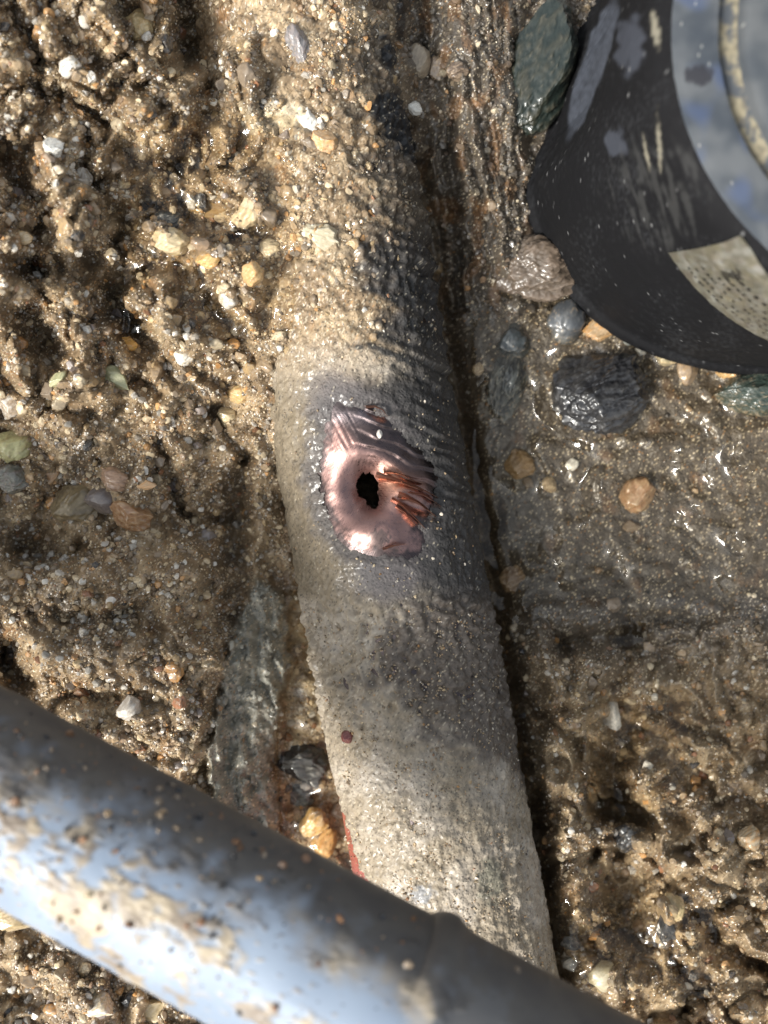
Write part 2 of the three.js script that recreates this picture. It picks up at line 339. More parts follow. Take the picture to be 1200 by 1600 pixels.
{
  const SS = spread(-330, 110, 1.3, 1400, 12), FF = [];
  for (let f = -Math.PI; f < -1.25; f += 0.08) FF.push(f);
  for (let f = -1.25; f < 1.2; f += 0.0095) FF.push(f);
  for (let f = 1.2; f < Math.PI - 0.04; f += 0.08) FF.push(f);
  FF.push(Math.PI);
  const plan = (i, j) => toPlan(pipePoint(SS[j], FF[i], R));
  const front = (i) => Math.abs(FF[i]) < 1.25;
  const inHole = (x, y) => {
    const w = 3 * nz(x, y, 9, 71) + 1.5 * nz(x, y, 4, 72);
    return Math.hypot(x - 571, y - 760) < 22 + w || Math.hypot(x - 579, y - 778) < 14 + w * 0.7 || Math.hypot(x - 584, y - 788) < 8;
  };
  mesh('pipe_wall', sheet(FF.length, SS.length, (i, j) => {
    const [x, y] = plan(i, j), d = front(i) ? copperRelief(x, y) : 0, q = pipePoint(SS[j], FF[i], R + d);
    return [q[0] * S, q[1] * S, q[2] * S];
  }, (i, j) => copperColor(...plan(i, j)), (i, j) => !(front(i) && front(i + 1) && inHole(...plan(i, j)) && inHole(...plan(i + 1, j + 1))), (i, j) => [FF[i] * R * S, SS[j] * S]), M.copper, copperPipe);

  // mud over it, worn through round the hole
  const S2 = spread(-860, 640, 2.1, 1400, 12), F2 = [];
  for (let f = -Math.PI; f < -1.75; f += 0.07) F2.push(f);
  for (let f = -1.75; f < 1.75; f += 0.0145) F2.push(f);
  for (let f = 1.75; f < Math.PI; f += 0.07) F2.push(f);
  F2.push(Math.PI);
  const plan2 = (i, j) => toPlan(pipePoint(S2[j], F2[i], R));
  const bare = new Float32Array(F2.length * S2.length);
  const coatGeo = sheet(F2.length, S2.length, (i, j) => {
    const [x, y] = plan2(i, j), f = F2[i], a = f * R, s = S2[j];
    const e = Math.abs(f) < 1.4 ? bareAt(x, y) : 99; bare[j * F2.length + i] = e;
    const top = 1 - sst(440, 580, y), crumb = sst(905, 960, y) * (1 - sst(1100, 1160, y)), smooth = bell(x, y, 600, 760, 150, 170);
    const slick = sst(0.15, 0.6, bell(x, y, 520, 615, 40, 42) + bell(x, y, 600, 905, 48, 32));
    let t = 5 + 3 * nz(a, s, 45, 81) + (1 - 0.8 * smooth) * (3 * nz(a, s, 17, 82) + 2 * nz(a, s, 8, 83) + 1.1 * nz(a, s, 4.5, 84));
    t += crumb * (5 * (Math.abs(nz(a, s, 24, 85)) * 2 - 0.5) + 4 * nz(a, s, 11, 86));
    t = lerp(t, 3, slick); t += top * (4 + 5 * nz(a, s, 30, 87) + 4 * nz(a, s, 12, 88));
    // fingers of mud dragged over the right flank, and cracks
    const lines = cutLine(x, y);
    t += sst(0.2, 1.1, f) * (1 - sst(600, 680, y)) * (1 - 0.5 * sst(300, 200, y)) * 9 * nz(lines, x * 0.12, 15, 89);
    t += sst(0.3, 1.0, f) * sst(760, 820, y) * 2 * nz(a * 0.6 + s * 0.5, a, 19, 90);
    t += 1.9 * cutRidges(x, y);
    t = Math.min(t, e * 0.28 + 0.8 + 0.8 * cutRidges(x, y));
    const red = -1.32 + (y - 1215) / 165 * 0.42 + 0.06 * nz(x, y, 18, 91);
    if (y > 1205 && f < red) t = 1;
    const q = pipePoint(s, f, R + t);
    return [q[0] * S, q[1] * S, q[2] * S];
  }, (i, j) => {
    const [x, y] = plan2(i, j), f = F2[i];
    let c = mixc([0.27, 0.222, 0.16], [0.37, 0.32, 0.26], sst(-0.3, 0.5, fbm(x, y, 60, 92)));
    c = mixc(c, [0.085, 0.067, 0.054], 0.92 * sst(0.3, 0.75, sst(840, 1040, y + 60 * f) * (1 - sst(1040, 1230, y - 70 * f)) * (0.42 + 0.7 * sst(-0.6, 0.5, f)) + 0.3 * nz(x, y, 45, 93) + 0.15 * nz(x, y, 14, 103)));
    const ring = sst(560, 620, y) * (1 - sst(900, 960, y));
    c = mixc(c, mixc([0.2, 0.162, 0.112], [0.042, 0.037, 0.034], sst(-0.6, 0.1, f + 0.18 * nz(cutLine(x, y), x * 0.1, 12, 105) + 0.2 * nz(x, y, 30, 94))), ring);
    c = mixc(c, [0.1, 0.087, 0.087], 0.85 * sst(0.1, 0.8, bell(x, y, 525, 620, 50, 50) + bell(x, y, 600, 905, 60, 38) + 0.2 * nz(x, y, 25, 104)));
    const up = 1 - sst(500, 620, y);
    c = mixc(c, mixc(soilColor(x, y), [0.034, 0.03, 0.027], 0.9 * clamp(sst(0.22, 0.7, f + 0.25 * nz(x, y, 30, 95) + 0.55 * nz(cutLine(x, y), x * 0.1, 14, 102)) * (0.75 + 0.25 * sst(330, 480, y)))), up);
    if (y > 560 && y < 920) c = mixc(c, [0.075, 0.066, 0.064], 0.85 * sst(34, 4, bare[j * F2.length + i] + 10 * nz(x, y, 20, 108)));
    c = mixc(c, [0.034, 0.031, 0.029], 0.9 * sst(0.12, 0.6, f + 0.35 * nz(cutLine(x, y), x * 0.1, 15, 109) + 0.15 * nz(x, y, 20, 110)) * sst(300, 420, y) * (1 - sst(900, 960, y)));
    c = mixc(c, C.black, 0.9 * sst(0.4, 0.65, (bell(x, y, 640, 455, 45, 14, 0.6) + bell(x, y, 660, 520, 50, 16, 0.5) + 0.8 * bell(x, y, 620, 560, 60, 7, 0.45) + 0.7 * bell(x, y, 640, 590, 60, 6, 0.5) + 0.6 * bell(x, y, 560, 545, 30, 8, 0.3)) + 0.3 * nz(x, y, 14, 96)));
    c = mixc(c, [0.16, 0.2, 0.26], 0.5 * sst(0.3, 0.7, bell(x, y, 660, 1395, 22, 16) + 0.3 * nz(x, y, 8, 97)));
    c = mixc(c, [0.13, 0.13, 0.1], 0.7 * sst(0.4, 0.8, bell(x, y, 765, 1375, 26, 45) + 0.3 * nz(x, y, 14, 98)));
    c = mixc(c, [0.016, 0.016, 0.017], 0.95 * sst(0.38, 0.62, tarAt(x, y)));
    const red = -1.32 + (y - 1215) / 165 * 0.42 + 0.06 * nz(x, y, 18, 91);
    if (y > 1205 && f < red) return mixc([0.3, 0.085, 0.055], [0.33, 0.13, 0.12], sst(1330, 1380, y) * 0.6);
    const r = spk(), v = 1 + 0.18 * nz(x, y, 5, 99) + 0.15 * nz(x, y, 15, 100);
    if (r < (y > 600 && y < 960 ? 0.008 : 0.03)) c = mixc(c, [0.55, 0.48, 0.36], 0.6); else if (r < 0.055) c = mixc(c, C.black, 0.75);
    return [c[0] * v, c[1] * v, c[2] * v];
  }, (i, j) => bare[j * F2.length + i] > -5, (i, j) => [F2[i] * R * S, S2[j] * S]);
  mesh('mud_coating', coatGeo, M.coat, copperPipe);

  // slivers of torn copper right of the hole
  const shard = (pts, w, lift) => {                               // pts on the plan, w half width at the root
    const n = pts.length, pos = [], idx = [];
    pts.forEach(([x, y], k) => {
      const t = k / (n - 1), [nx, ny] = pts[Math.min(n - 1, k + 1)], [px, py] = pts[Math.max(0, k - 1)], L = Math.hypot(nx - px, ny - py), ux = -(ny - py) / L, uy = (nx - px) / L, ww = w * (1 - t * 0.93);
      const hit = onPipe(x, y, R), h = (hit ? hit[0] : 0) + lift * (0.4 + Math.sin(t * 2.6));
      const e = [P(x + ux * ww, y + uy * ww, h - 3), P(x, y, h + 3.5), P(x - ux * ww, y - uy * ww, h - 1), P(x, y, h - 5)];
      for (const q of e) pos.push(...q);
      if (k) for (let m = 0; m < 4; m++) { const a = (k - 1) * 4 + m, b = (k - 1) * 4 + (m + 1) % 4; idx.push(a, b, a + 4, b, b + 4, a + 4); }
    });
    idx.push(0, 2, 1, 0, 3, 2);
    let g = new THREE.BufferGeometry(); g.setAttribute('position', new THREE.Float32BufferAttribute(pos, 3)); g.setIndex(idx);
    g = g.toNonIndexed(); g.computeVertexNormals(); return g;
  };
  const sl = rng(66);
  for (const [x0, y0, x1, y1, w, lift] of [[588, 742, 684, 778, 5, 5], [592, 750, 662, 768, 3.5, 4], [600, 738, 660, 757, 2.5, 3], [622, 772, 683, 808, 5, 5], [628, 779, 668, 797, 2.6, 6], [612, 780, 664, 826, 4, 4], [618, 792, 650, 822, 2.2, 3], [640, 770, 690, 792, 1.8, 4]]) {
    const pts = []; for (let k = 0; k <= 6; k++) { const t = k / 6, b = 5 * Math.sin(t * 3.1); pts.push([lerp(x0, x1, t) + 2 * (sl() - 0.5), lerp(y0, y1, t) - b + 2 * (sl() - 0.5)]); }
    mesh('torn_sliver', shard(pts, w, lift), M.torn, copperPipe);
  }
  mesh('copper_burr', shard([[572, 636], [586, 635], [598, 640], [606, 652]], 2.5, 8), M.torn, copperPipe);
  mesh('copper_burr', shard([[598, 858], [618, 852], [636, 850]], 2.2, 8), M.torn, copperPipe);
}
const surf = (x, y) => { const hit = onPipe(x, y, R + 4), g = hAt(x, y); return hit && hit[0] > g ? [hit[0], true] : [g, false]; };

// ---------------------------------------------------------------- stones
function rock(seed, detail, cuts, rough, base, second, amount, dust, depth = 0.58) {
  let g = new THREE.IcosahedronGeometry(1, detail);
  g.deleteAttribute('normal'); g.deleteAttribute('uv'); g = mergeVertices(g, 1e-5);
  const r = rng(seed), planes = [], p = g.attributes.position, col = new Float32Array(p.count * 3), o = seed * 3.7;
  for (let k = 0; k < cuts; k++) { const v = new THREE.Vector3(r() - 0.5, r() - 0.5, r() - 0.5).normalize(); planes.push([v, depth + 0.3 * r()]); }
  const v = new THREE.Vector3();
  for (let i = 0; i < p.count; i++) {
    v.fromBufferAttribute(p, i);
    v.multiplyScalar(1 + 0.16 * noise3(v.x * 1.3 + o, v.y * 1.3, v.z * 1.3));
    for (const [d, f] of planes) { const q = v.dot(d) - f; if (q > 0) v.addScaledVector(d, -q * 0.92); }
    const n1 = noise3(v.x * 3.2 + o, v.y * 3.2, v.z * 3.2), n2 = noise3(v.x * 8 + o, v.y * 8, v.z * 8), n3 = noise3(v.x * 19, v.y * 19 + o, v.z * 19);
    v.multiplyScalar(1 + rough * (0.08 * n1 + 0.045 * n2 + (detail > 10 ? 0.022 * n3 : 0) + (detail > 20 ? 0.013 * noise3(v.x * 41, v.y * 41 + o, v.z * 41) : 0)));
    p.setXYZ(i, v.x, v.y, v.z);
    let c = mixc(base, second, amount * sst(-0.25, 0.55, 0.7 * n1 + 0.5 * n2));
    if (dust) c = mixc(c, dust, sst(0.12, 0.7, 0.6 * n3 + 0.6 * n2 + 0.2 - 0.4 * v.y) * 0.78);
    const w = 1 + 0.22 * n3 + 0.12 * n2; col.set([c[0] * w, c[1] * w, c[2] * w], 3 * i);
  }
  g.setAttribute('color', new THREE.BufferAttribute(col, 3));
  g.computeVertexNormals();
  return g;
}
const cream = [0.66, 0.53, 0.34], white = [0.72, 0.69, 0.62], orange = [0.5, 0.25, 0.075], tan = [0.36, 0.25, 0.14], brown = [0.2, 0.1, 0.045], coal = [0.018, 0.018, 0.02], slate = [0.04, 0.042, 0.04], green = [0.012, 0.019, 0.0155], sage = [0.36, 0.36, 0.2], amber = [0.36, 0.24, 0.11], lilac = [0.26, 0.22, 0.21], rust = [0.28, 0.11, 0.045], soil = [0.2, 0.152, 0.105];
let stoneSeed = 100;
const dustTan = [0.23, 0.175, 0.115];
const DOMES = [];
function floorAt(x, y) {          // ground or stone, whichever stands higher
  let h = hAt(x, y);
  for (const [cx, cy, rx, ry, t, hc, rz] of DOMES) { const dx = x - cx, dy = y - cy; if (Math.abs(dx) > 110 || Math.abs(dy) > 110) continue; const c = Math.cos(t), s = Math.sin(t), a = (dx * c + dy * s) / rx, b = (-dx * s + dy * c) / ry, q = 1 - a * a - b * b; if (q > 0) h = Math.max(h, hc + rz * Math.sqrt(q)); else if (q > -0.6) h = Math.max(h, hc + rz * q); }
  return h;
}
function stone(x, y, rx, ry, turn, sink, cols, opt, label) {
  const [h, onP] = surf(x, y), k = (H - h) / H, rz = opt.rz ?? Math.min(rx, ry) * 0.85, hc = (opt.h ?? h) + rz * (1 - 2 * Math.min(0.5, sink + (Math.max(rx, ry) > 12 && rx < 45 ? 0.09 : 0)));
  const g = rock(++stoneSeed, opt.detail ?? (Math.max(rx, ry) > 40 ? 40 : 14), opt.cuts ?? 7, opt.rough ?? 1, cols[0], cols[1], opt.mix ?? 0.8, opt.dust ?? dustTan);
  g.scale(rx * k * S * 1.12, rz * S * 1.12, ry * k * S * 1.12);
  DOMES.push([x, y, rx * 1.05, ry * 1.05, turn, hc, rz]);
  const m = mesh(opt.name ?? 'stone', g, M.stone, scene);
  m.position.set(...P(x, y, hc)); m.rotation.y = -turn;
  return tag(m, label, opt.cat ?? 'stone');
}
stone(840, 106, 52, 96, 0.2, 0.3, [green, [0.033, 0.032, 0.02]], { cuts: 5, rz: 50, h: -75, rough: 0.7, dust: [0.06, 0.055, 0.04] }, 'large dark green oval stone standing beside the black canister');
stone(937, 612, 66, 64, 0.3, 0.3, [coal, [0.045, 0.043, 0.042]], { cuts: 9, rz: 58, rough: 1.15, dust: [0.04, 0.038, 0.036] }, 'large black craggy rock in the puddle below the canister');
stone(1172, 612, 52, 32, 0.25, 0.35, [[0.03, 0.045, 0.036], [0.07, 0.07, 0.052]], { cuts: 5 }, 'grey-green stone under the canister at the right edge');
stone(998, 773, 25, 26, 0, 0.42, [[0.3, 0.17, 0.085], tan], { cuts: 5 }, 'round orange pebble standing alone in the muddy puddle');
stone(790, 596, 26, 52, 0.12, 0.35, [slate, [0.14, 0.145, 0.13]], { cuts: 6, rough: 1.4 }, 'long wet dark grey rock right of the copper pipe');
stone(798, 537, 25, 26, 0, 0.4, [[0.05, 0.058, 0.06], slate], { cuts: 6, rough: 1.3 }, 'small slate-grey rock above the long dark grey rock');
stone(884, 502, 28, 31, 0, 0.5, [[0.055, 0.06, 0.066], [0.09, 0.09, 0.088]], { cuts: 3, rough: 0.5 }, 'smooth grey stone half sunk in wet mud under the canister');
stone(836, 418, 62, 46, 0.1, 0.45, [[0.1, 0.075, 0.054], [0.15, 0.11, 0.08]], { cuts: 3, rough: 1.1, detail: 40, name: 'mud_clod', cat: 'mud clod', dust: [0.13, 0.1, 0.075] }, 'crumbly brown clod of mud touching the canister\'s left foot');
stone(945, 508, 42, 17, -0.5, 0.4, [tan, orange], { cuts: 6 }, 'tan stone with rusty end between canister and black rock');
stone(981, 525, 17, 13, 0.2, 0.3, [[0.2, 0.235, 0.25], [0.3, 0.33, 0.34]], { cuts: 7 }, 'small pale blue-grey chip above the black rock');
stone(1001, 547, 9, 8, 0, 0.3, [white, [0.3, 0.32, 0.35]], { cuts: 6 }, 'tiny white chip just below the blue-grey chip');
stone(1043, 556, 18, 14, 0.1, 0.3, [[0.3, 0.27, 0.18], cream], { cuts: 3, rough: 0.5 }, 'smooth pale oval pebble at the canister\'s lower edge');
stone(1075, 576, 15, 22, 0, 0.35, [[0.26, 0.2, 0.15], tan], { cuts: 3, rough: 0.5 }, 'pinkish brown pebble next to the pale oval pebble');
stone(1144, 575, 23, 16, -0.2, 0.3, [[0.45, 0.31, 0.14], orange], { cuts: 7 }, 'golden tan stone leaning on the grey-green stone');
stone(205, 803, 31, 23, 0.5, 0.3, [[0.24, 0.12, 0.05], [0.36, 0.22, 0.11]], { cuts: 4, rough: 0.7 }, 'glossy rust-brown oval stone low on the left bank');
stone(116, 790, 34, 31, 0, 0.35, [[0.22, 0.165, 0.085], [0.13, 0.1, 0.06]], { cuts: 5, rough: 1.4 }, 'large yellow-brown stone left of the rust-brown oval stone');
stone(160, 782, 24, 19, 0, 0.45, [[0.15, 0.125, 0.115], [0.1, 0.08, 0.075]], { cuts: 3, rough: 0.6 }, 'smooth mauve-grey stone wedged between two brown stones');
stone(22, 697, 25, 25, 0, 0.3, [[0.37, 0.35, 0.17], [0.27, 0.22, 0.09]], { cuts: 7 }, 'yellow-green stone at the left edge of the bank');
stone(20, 748, 22, 20, 0, 0.4, [[0.14, 0.14, 0.115], [0.16, 0.13, 0.12]], { cuts: 4 }, 'dull grey-green stone below the yellow-green stone');
stone(182, 591, 24, 14, 0.75, 0.3, [sage, [0.44, 0.42, 0.26]], { cuts: 6, rough: 0.5 }, 'pale green leaf-shaped stone on the left bank');
stone(91, 593, 15, 9, -0.7, 0.3, [sage, [0.5, 0.45, 0.26]], { cuts: 5, rough: 0.5 }, 'small pale green sliver left of the leaf-shaped stone');
stone(18, 632, 20, 22, 0.2, 0.35, [[0.42, 0.32, 0.22], white], { cuts: 8 }, 'pinkish white crystalline stone at the left edge');
stone(80, 742, 9, 20, 0.5, 0.3, [[0.4, 0.22, 0.1], tan], { cuts: 7 }, 'thin tan-orange splinter beside the yellow-brown stone');
stone(178, 748, 24, 15, 0.5, 0.35, [[0.27, 0.165, 0.1], [0.17, 0.105, 0.07]], { cuts: 4, rough: 1 }, 'reddish tan oval pebble above the rust-brown stone');
stone(227, 758, 16, 7, 0.15, 0.3, [[0.5, 0.3, 0.15], tan], { cuts: 6 }, 'thin flat orange chip above the dark groove');
stone(136, 695, 8, 9, 0, 0.3, [coal, slate], { cuts: 3, rough: 0.4 }, 'tiny shiny black bead on the left bank');
stone(221, 42, 22, 21, 0.4, 0.25, [[0.62, 0.49, 0.27], [0.46, 0.3, 0.12]], { cuts: 8 }, 'bright cream angular stone on the topmost left clod');
stone(108, 104, 18, 15, 0.3, 0.3, [white, [0.45, 0.38, 0.3]], { cuts: 8 }, 'wet white quartz lump on the upper left clod');
stone(82, 231, 16, 14, 0, 0.3, [white, [0.6, 0.6, 0.56]], { cuts: 8 }, 'white stone on the clod near the left edge');
stone(35, 372, 14, 10, 0, 0.3, [cream, [0.5, 0.33, 0.13]], { cuts: 7 }, 'cream chip on a dark clod by the left edge');
stone(384, 331, 27, 21, -0.5, 0.3, [cream, [0.62, 0.5, 0.33]], { cuts: 8 }, 'cream angular stone in the gravel above the pipe');
stone(270, 377, 29, 19, 0, 0.35, [[0.5, 0.4, 0.24], cream], { cuts: 6 }, 'cream stone right under the black shard');
stone(265, 345, 24, 15, -0.15, 0.35, [[0.02, 0.022, 0.023], slate], { cuts: 8, rough: 1.4 }, 'flat black shard on the left gravel bank');
stone(326, 324, 29, 15, 0.1, 0.4, [amber, [0.26, 0.16, 0.07]], { cuts: 4, rough: 0.5 }, 'smooth amber stone left of the cream angular stone');
stone(326, 405, 19, 13, -0.3, 0.3, [[0.6, 0.42, 0.18], orange], { cuts: 7 }, 'cream and orange stone below the black shard\'s right');
stone(395, 429, 16, 16, 0, 0.3, [[0.5, 0.33, 0.15], orange], { cuts: 4 }, 'round orange-tan pebble below the pale round pebble');
stone(424, 390, 17, 14, 0.4, 0.35, [[0.52, 0.43, 0.29], cream], { cuts: 5 }, 'pale round pebble in the gravel above the pipe');
stone(358, 465, 15, 15, 0, 0.35, [[0.5, 0.46, 0.38], white], { cuts: 4, rough: 0.5 }, 'milky white pebble below the orange-tan pebbles');
stone(482, 188, 14, 21, -0.2, 0.35, [white, [0.6, 0.6, 0.57]], { cuts: 7 }, 'white crystal lump beside the crumbly white patch');
stone(505, 222, 20, 17, 0.3, 0.3, [[0.5, 0.33, 0.18], orange], { cuts: 8 }, 'peach and orange stone below the white crystal lump');
stone(503, 368, 27, 18, 0.6, 0.35, [[0.42, 0.36, 0.24], [0.55, 0.5, 0.38]], { cuts: 6 }, 'pale grey-cream stone in the mud over the pipe');
stone(466, 70, 16, 30, -0.35, 0.35, [[0.16, 0.15, 0.15], lilac], { cuts: 5 }, 'long grey stone near the top of the soil');
stone(521, 41, 9, 9, 0, 0.3, [cream, white], { cuts: 6 }, 'tiny cream pebble right of the long grey stone');
stone(648, 168, 12, 11, 0.5, 0.25, [white, [0.6, 0.58, 0.52]], { cuts: 8 }, 'bright white chip in the channel right of the pipe');
stone(654, 97, 16, 24, -0.1, 0.35, [[0.25, 0.2, 0.14], [0.34, 0.28, 0.2]], { cuts: 3, rough: 0.5 }, 'smooth beige oval pebble in the channel');
stone(685, 107, 14, 17, 0.1, 0.35, [[0.26, 0.2, 0.15], tan], { cuts: 5 }, 'beige pebble right of the smooth oval one');
stone(714, 112, 15, 13, 0.2, 0.35, [[0.1, 0.07, 0.05], [0.3, 0.22, 0.15]], { cuts: 7 }, 'dark brown pebble at the channel\'s right side');
stone(476, 1197, 40, 31, 0.2, 0.3, [coal, [0.03, 0.03, 0.033]], { cuts: 9, rough: 1.8, dust: [0.05, 0.05, 0.05] }, 'jagged black rock against the pipe\'s left side');
stone(466, 1243, 24, 14, 0.3, 0.35, [[0.025, 0.03, 0.035], slate], { cuts: 7, rough: 1.3 }, 'smaller blue-black rock just below the jagged one');
stone(477, 1229, 8, 6, 0, 0.0, [[0.36, 0.36, 0.36], white], { cuts: 6 }, 'tiny pale grey chip between two black rocks');
stone(489, 1284, 26, 17, -0.4, 0.35, [[0.58, 0.36, 0.12], cream], { cuts: 9, rough: 1.3 }, 'broken golden stone in the water beside the pipe');
stone(507, 1318, 19, 24, 0.2, 0.35, [[0.6, 0.38, 0.15], orange], { cuts: 9, rough: 1.3 }, 'lower golden stone touching the grey conduit');
stone(980, 1308, 32, 21, -0.3, 0.35, [coal, [0.06, 0.06, 0.055]], { cuts: 8, rough: 1.5, dust: dustTan }, 'black rock in the hollow at lower right');
stone(1041, 1449, 14, 25, -0.2, 0.3, [[0.022, 0.024, 0.028], [0.07, 0.07, 0.08]], { cuts: 8, rough: 1.4 }, 'glittering black chip at lower right');
stone(1052, 1417, 15, 19, -0.4, 0.35, [[0.42, 0.35, 0.2], cream], { cuts: 5 }, 'pale yellow pebble above the glittering black chip');
stone(890, 1474, 15, 9, 0.3, 0.3, [[0.02, 0.022, 0.028], slate], { cuts: 6 }, 'small flat black chip right of the copper pipe');
stone(956, 1117, 16, 22, -0.3, 0.35, [[0.46, 0.45, 0.43], white], { cuts: 5, rough: 0.5 }, 'milky white quartz pebble right of the pipe');
stone(945, 1524, 25, 20, 0.2, 0.35, [[0.4, 0.35, 0.23], [0.5, 0.45, 0.34]], { cuts: 3, rough: 0.4 }, 'smooth translucent cream pebble near the conduit\'s end');
stone(893, 1505, 14, 13, 0, 0.35, [[0.42, 0.42, 0.4], white], { cuts: 4, rough: 0.5 }, 'small clear grey pebble left of the cream pebble');
stone(1170, 1312, 16, 20, 0.3, 0.3, [[0.5, 0.4, 0.26], orange], { cuts: 7 }, 'cream and orange stone at the lower right edge');
stone(812, 726, 24, 20, 0.4, 0.4, [[0.26, 0.16, 0.07], tan], { cuts: 6 }, 'ochre stone in the puddle\'s dark left margin');
stone(857, 757, 12, 11, 0, 0.35, [[0.36, 0.26, 0.15], cream], { cuts: 4 }, 'small cream pebble in the puddle right of the ochre stone');
stone(893, 726, 10, 9, 0, 0.35, [white, [0.4, 0.38, 0.33]], { cuts: 7 }, 'tiny white chip under the puddle water');
stone(802, 905, 20, 19, 0, 0.4, [[0.2, 0.12, 0.06], tan], { cuts: 5 }, 'dark tan pebble beside the pipe in shadow');
stone(747, 576, 8, 10, 0, 0.3, [[0.36, 0.25, 0.14], cream], { cuts: 5 }, 'tiny tan bead in the dark gap beside the pipe');
stone(543, 1151, 9, 9, 0, 0.25, [[0.16, 0.035, 0.03], [0.22, 0.06, 0.05]], { cuts: 4, rough: 0.5 }, 'small dark red bead stuck on the pipe');
stone(593, 678, 4, 6, 0, 0.1, [[0.4, 0.36, 0.33], white], { cuts: 2, rough: 0.4 }, 'minute pale bead on the scraped copper');
stone(200, 537, 14, 10, 0.2, 0.3, [[0.6, 0.35, 0.09], orange], { cuts: 6 }, 'bright yellow-orange chip on the left bank');
stone(287, 556, 14, 13, 0, 0.3, [white, cream], { cuts: 6 }, 'white pebble in the mud left of the pipe');
stone(374, 616, 16, 14, 0, 0.35, [[0.58, 0.42, 0.2], orange], { cuts: 5 }, 'upper cream-orange pebble of a bunch left of the hole');
stone(356, 650, 15, 14, 0.3, 0.35, [[0.6, 0.48, 0.28], cream], { cuts: 6 }, 'lower cream pebble of a bunch left of the hole');
stone(200, 1106, 17, 17, 0, 0.35, [[0.44, 0.39, 0.33], white], { cuts: 3, rough: 0.4 }, 'smooth milky pebble on the ledge above the conduit');
stone(20, 1432, 30, 22, 0.3, 0.35, [[0.42, 0.31, 0.16], cream], { cuts: 6 }, 'large tan stone under the conduit at lower left');
stone(155, 1572, 22, 19, 0.2, 0.35, [cream, white], { cuts: 7 }, 'cream stone in the bright gravel at bottom left');
stone(240, 1580, 24, 17, 0, 0.35, [[0.55, 0.42, 0.22], cream], { cuts: 7 }, 'golden cream stone right of the bottom-left cream stone');
stone(200, 1560, 9, 12, 0.3, 0.3, [coal, slate], { cuts: 6 }, 'black chip between two cream stones at the bottom');

// pebbles set in the ground: pieces of it
{
  const r = rng(4242), tones = [cream, white, orange, tan, tan, soil, soil, amber, [0.42, 0.34, 0.22], lilac, [0.3, 0.2, 0.12], rust, coal];
  const shapes = tones.map((t, k) => [0, 1].map((n) => rock(900 + k * 2 + n, 6, 10, 1.3, t, mixc(t, soil, 0.7), 0.9, k === 12 ? null : soil, 0.5)));
  let n = 0;
  while (n < 280) {
    const x = r() * 1200, y = r() * 1600, z = zones(x, y), d = 0.55 * z.bank + 0.6 * z.left + 0.35 * z.top * (1 - z.right) + 0.5 * z.low + 0.08 * z.right;
    if (r() > d * (1 - z.clay * 0.9)) continue;
    const [h, onP] = surf(x, y); if (onP && y > 480) continue;
    if (y > 1075 + 0.53 * x && y < 1400 + 0.58 * x) continue;
    const rad = 6.5 + 8.5 * Math.pow(r(), 2), m = mesh('pebble', shapes[Math.floor(r() * tones.length)][r() < 0.5 ? 0 : 1], M.stone, ground);
    m.name = 'pebble_' + String(++n).padStart(3, '0');
    m.position.set(...P(x, y, h + rad * (-0.1 + 0.4 * r())));
    m.rotation.set(r() * 6, r() * 6, r() * 6);
    m.scale.set(rad * S * (0.8 + 0.5 * r()), rad * S * (0.7 + 0.4 * r()), rad * S * (0.8 + 0.5 * r()));
  }
}

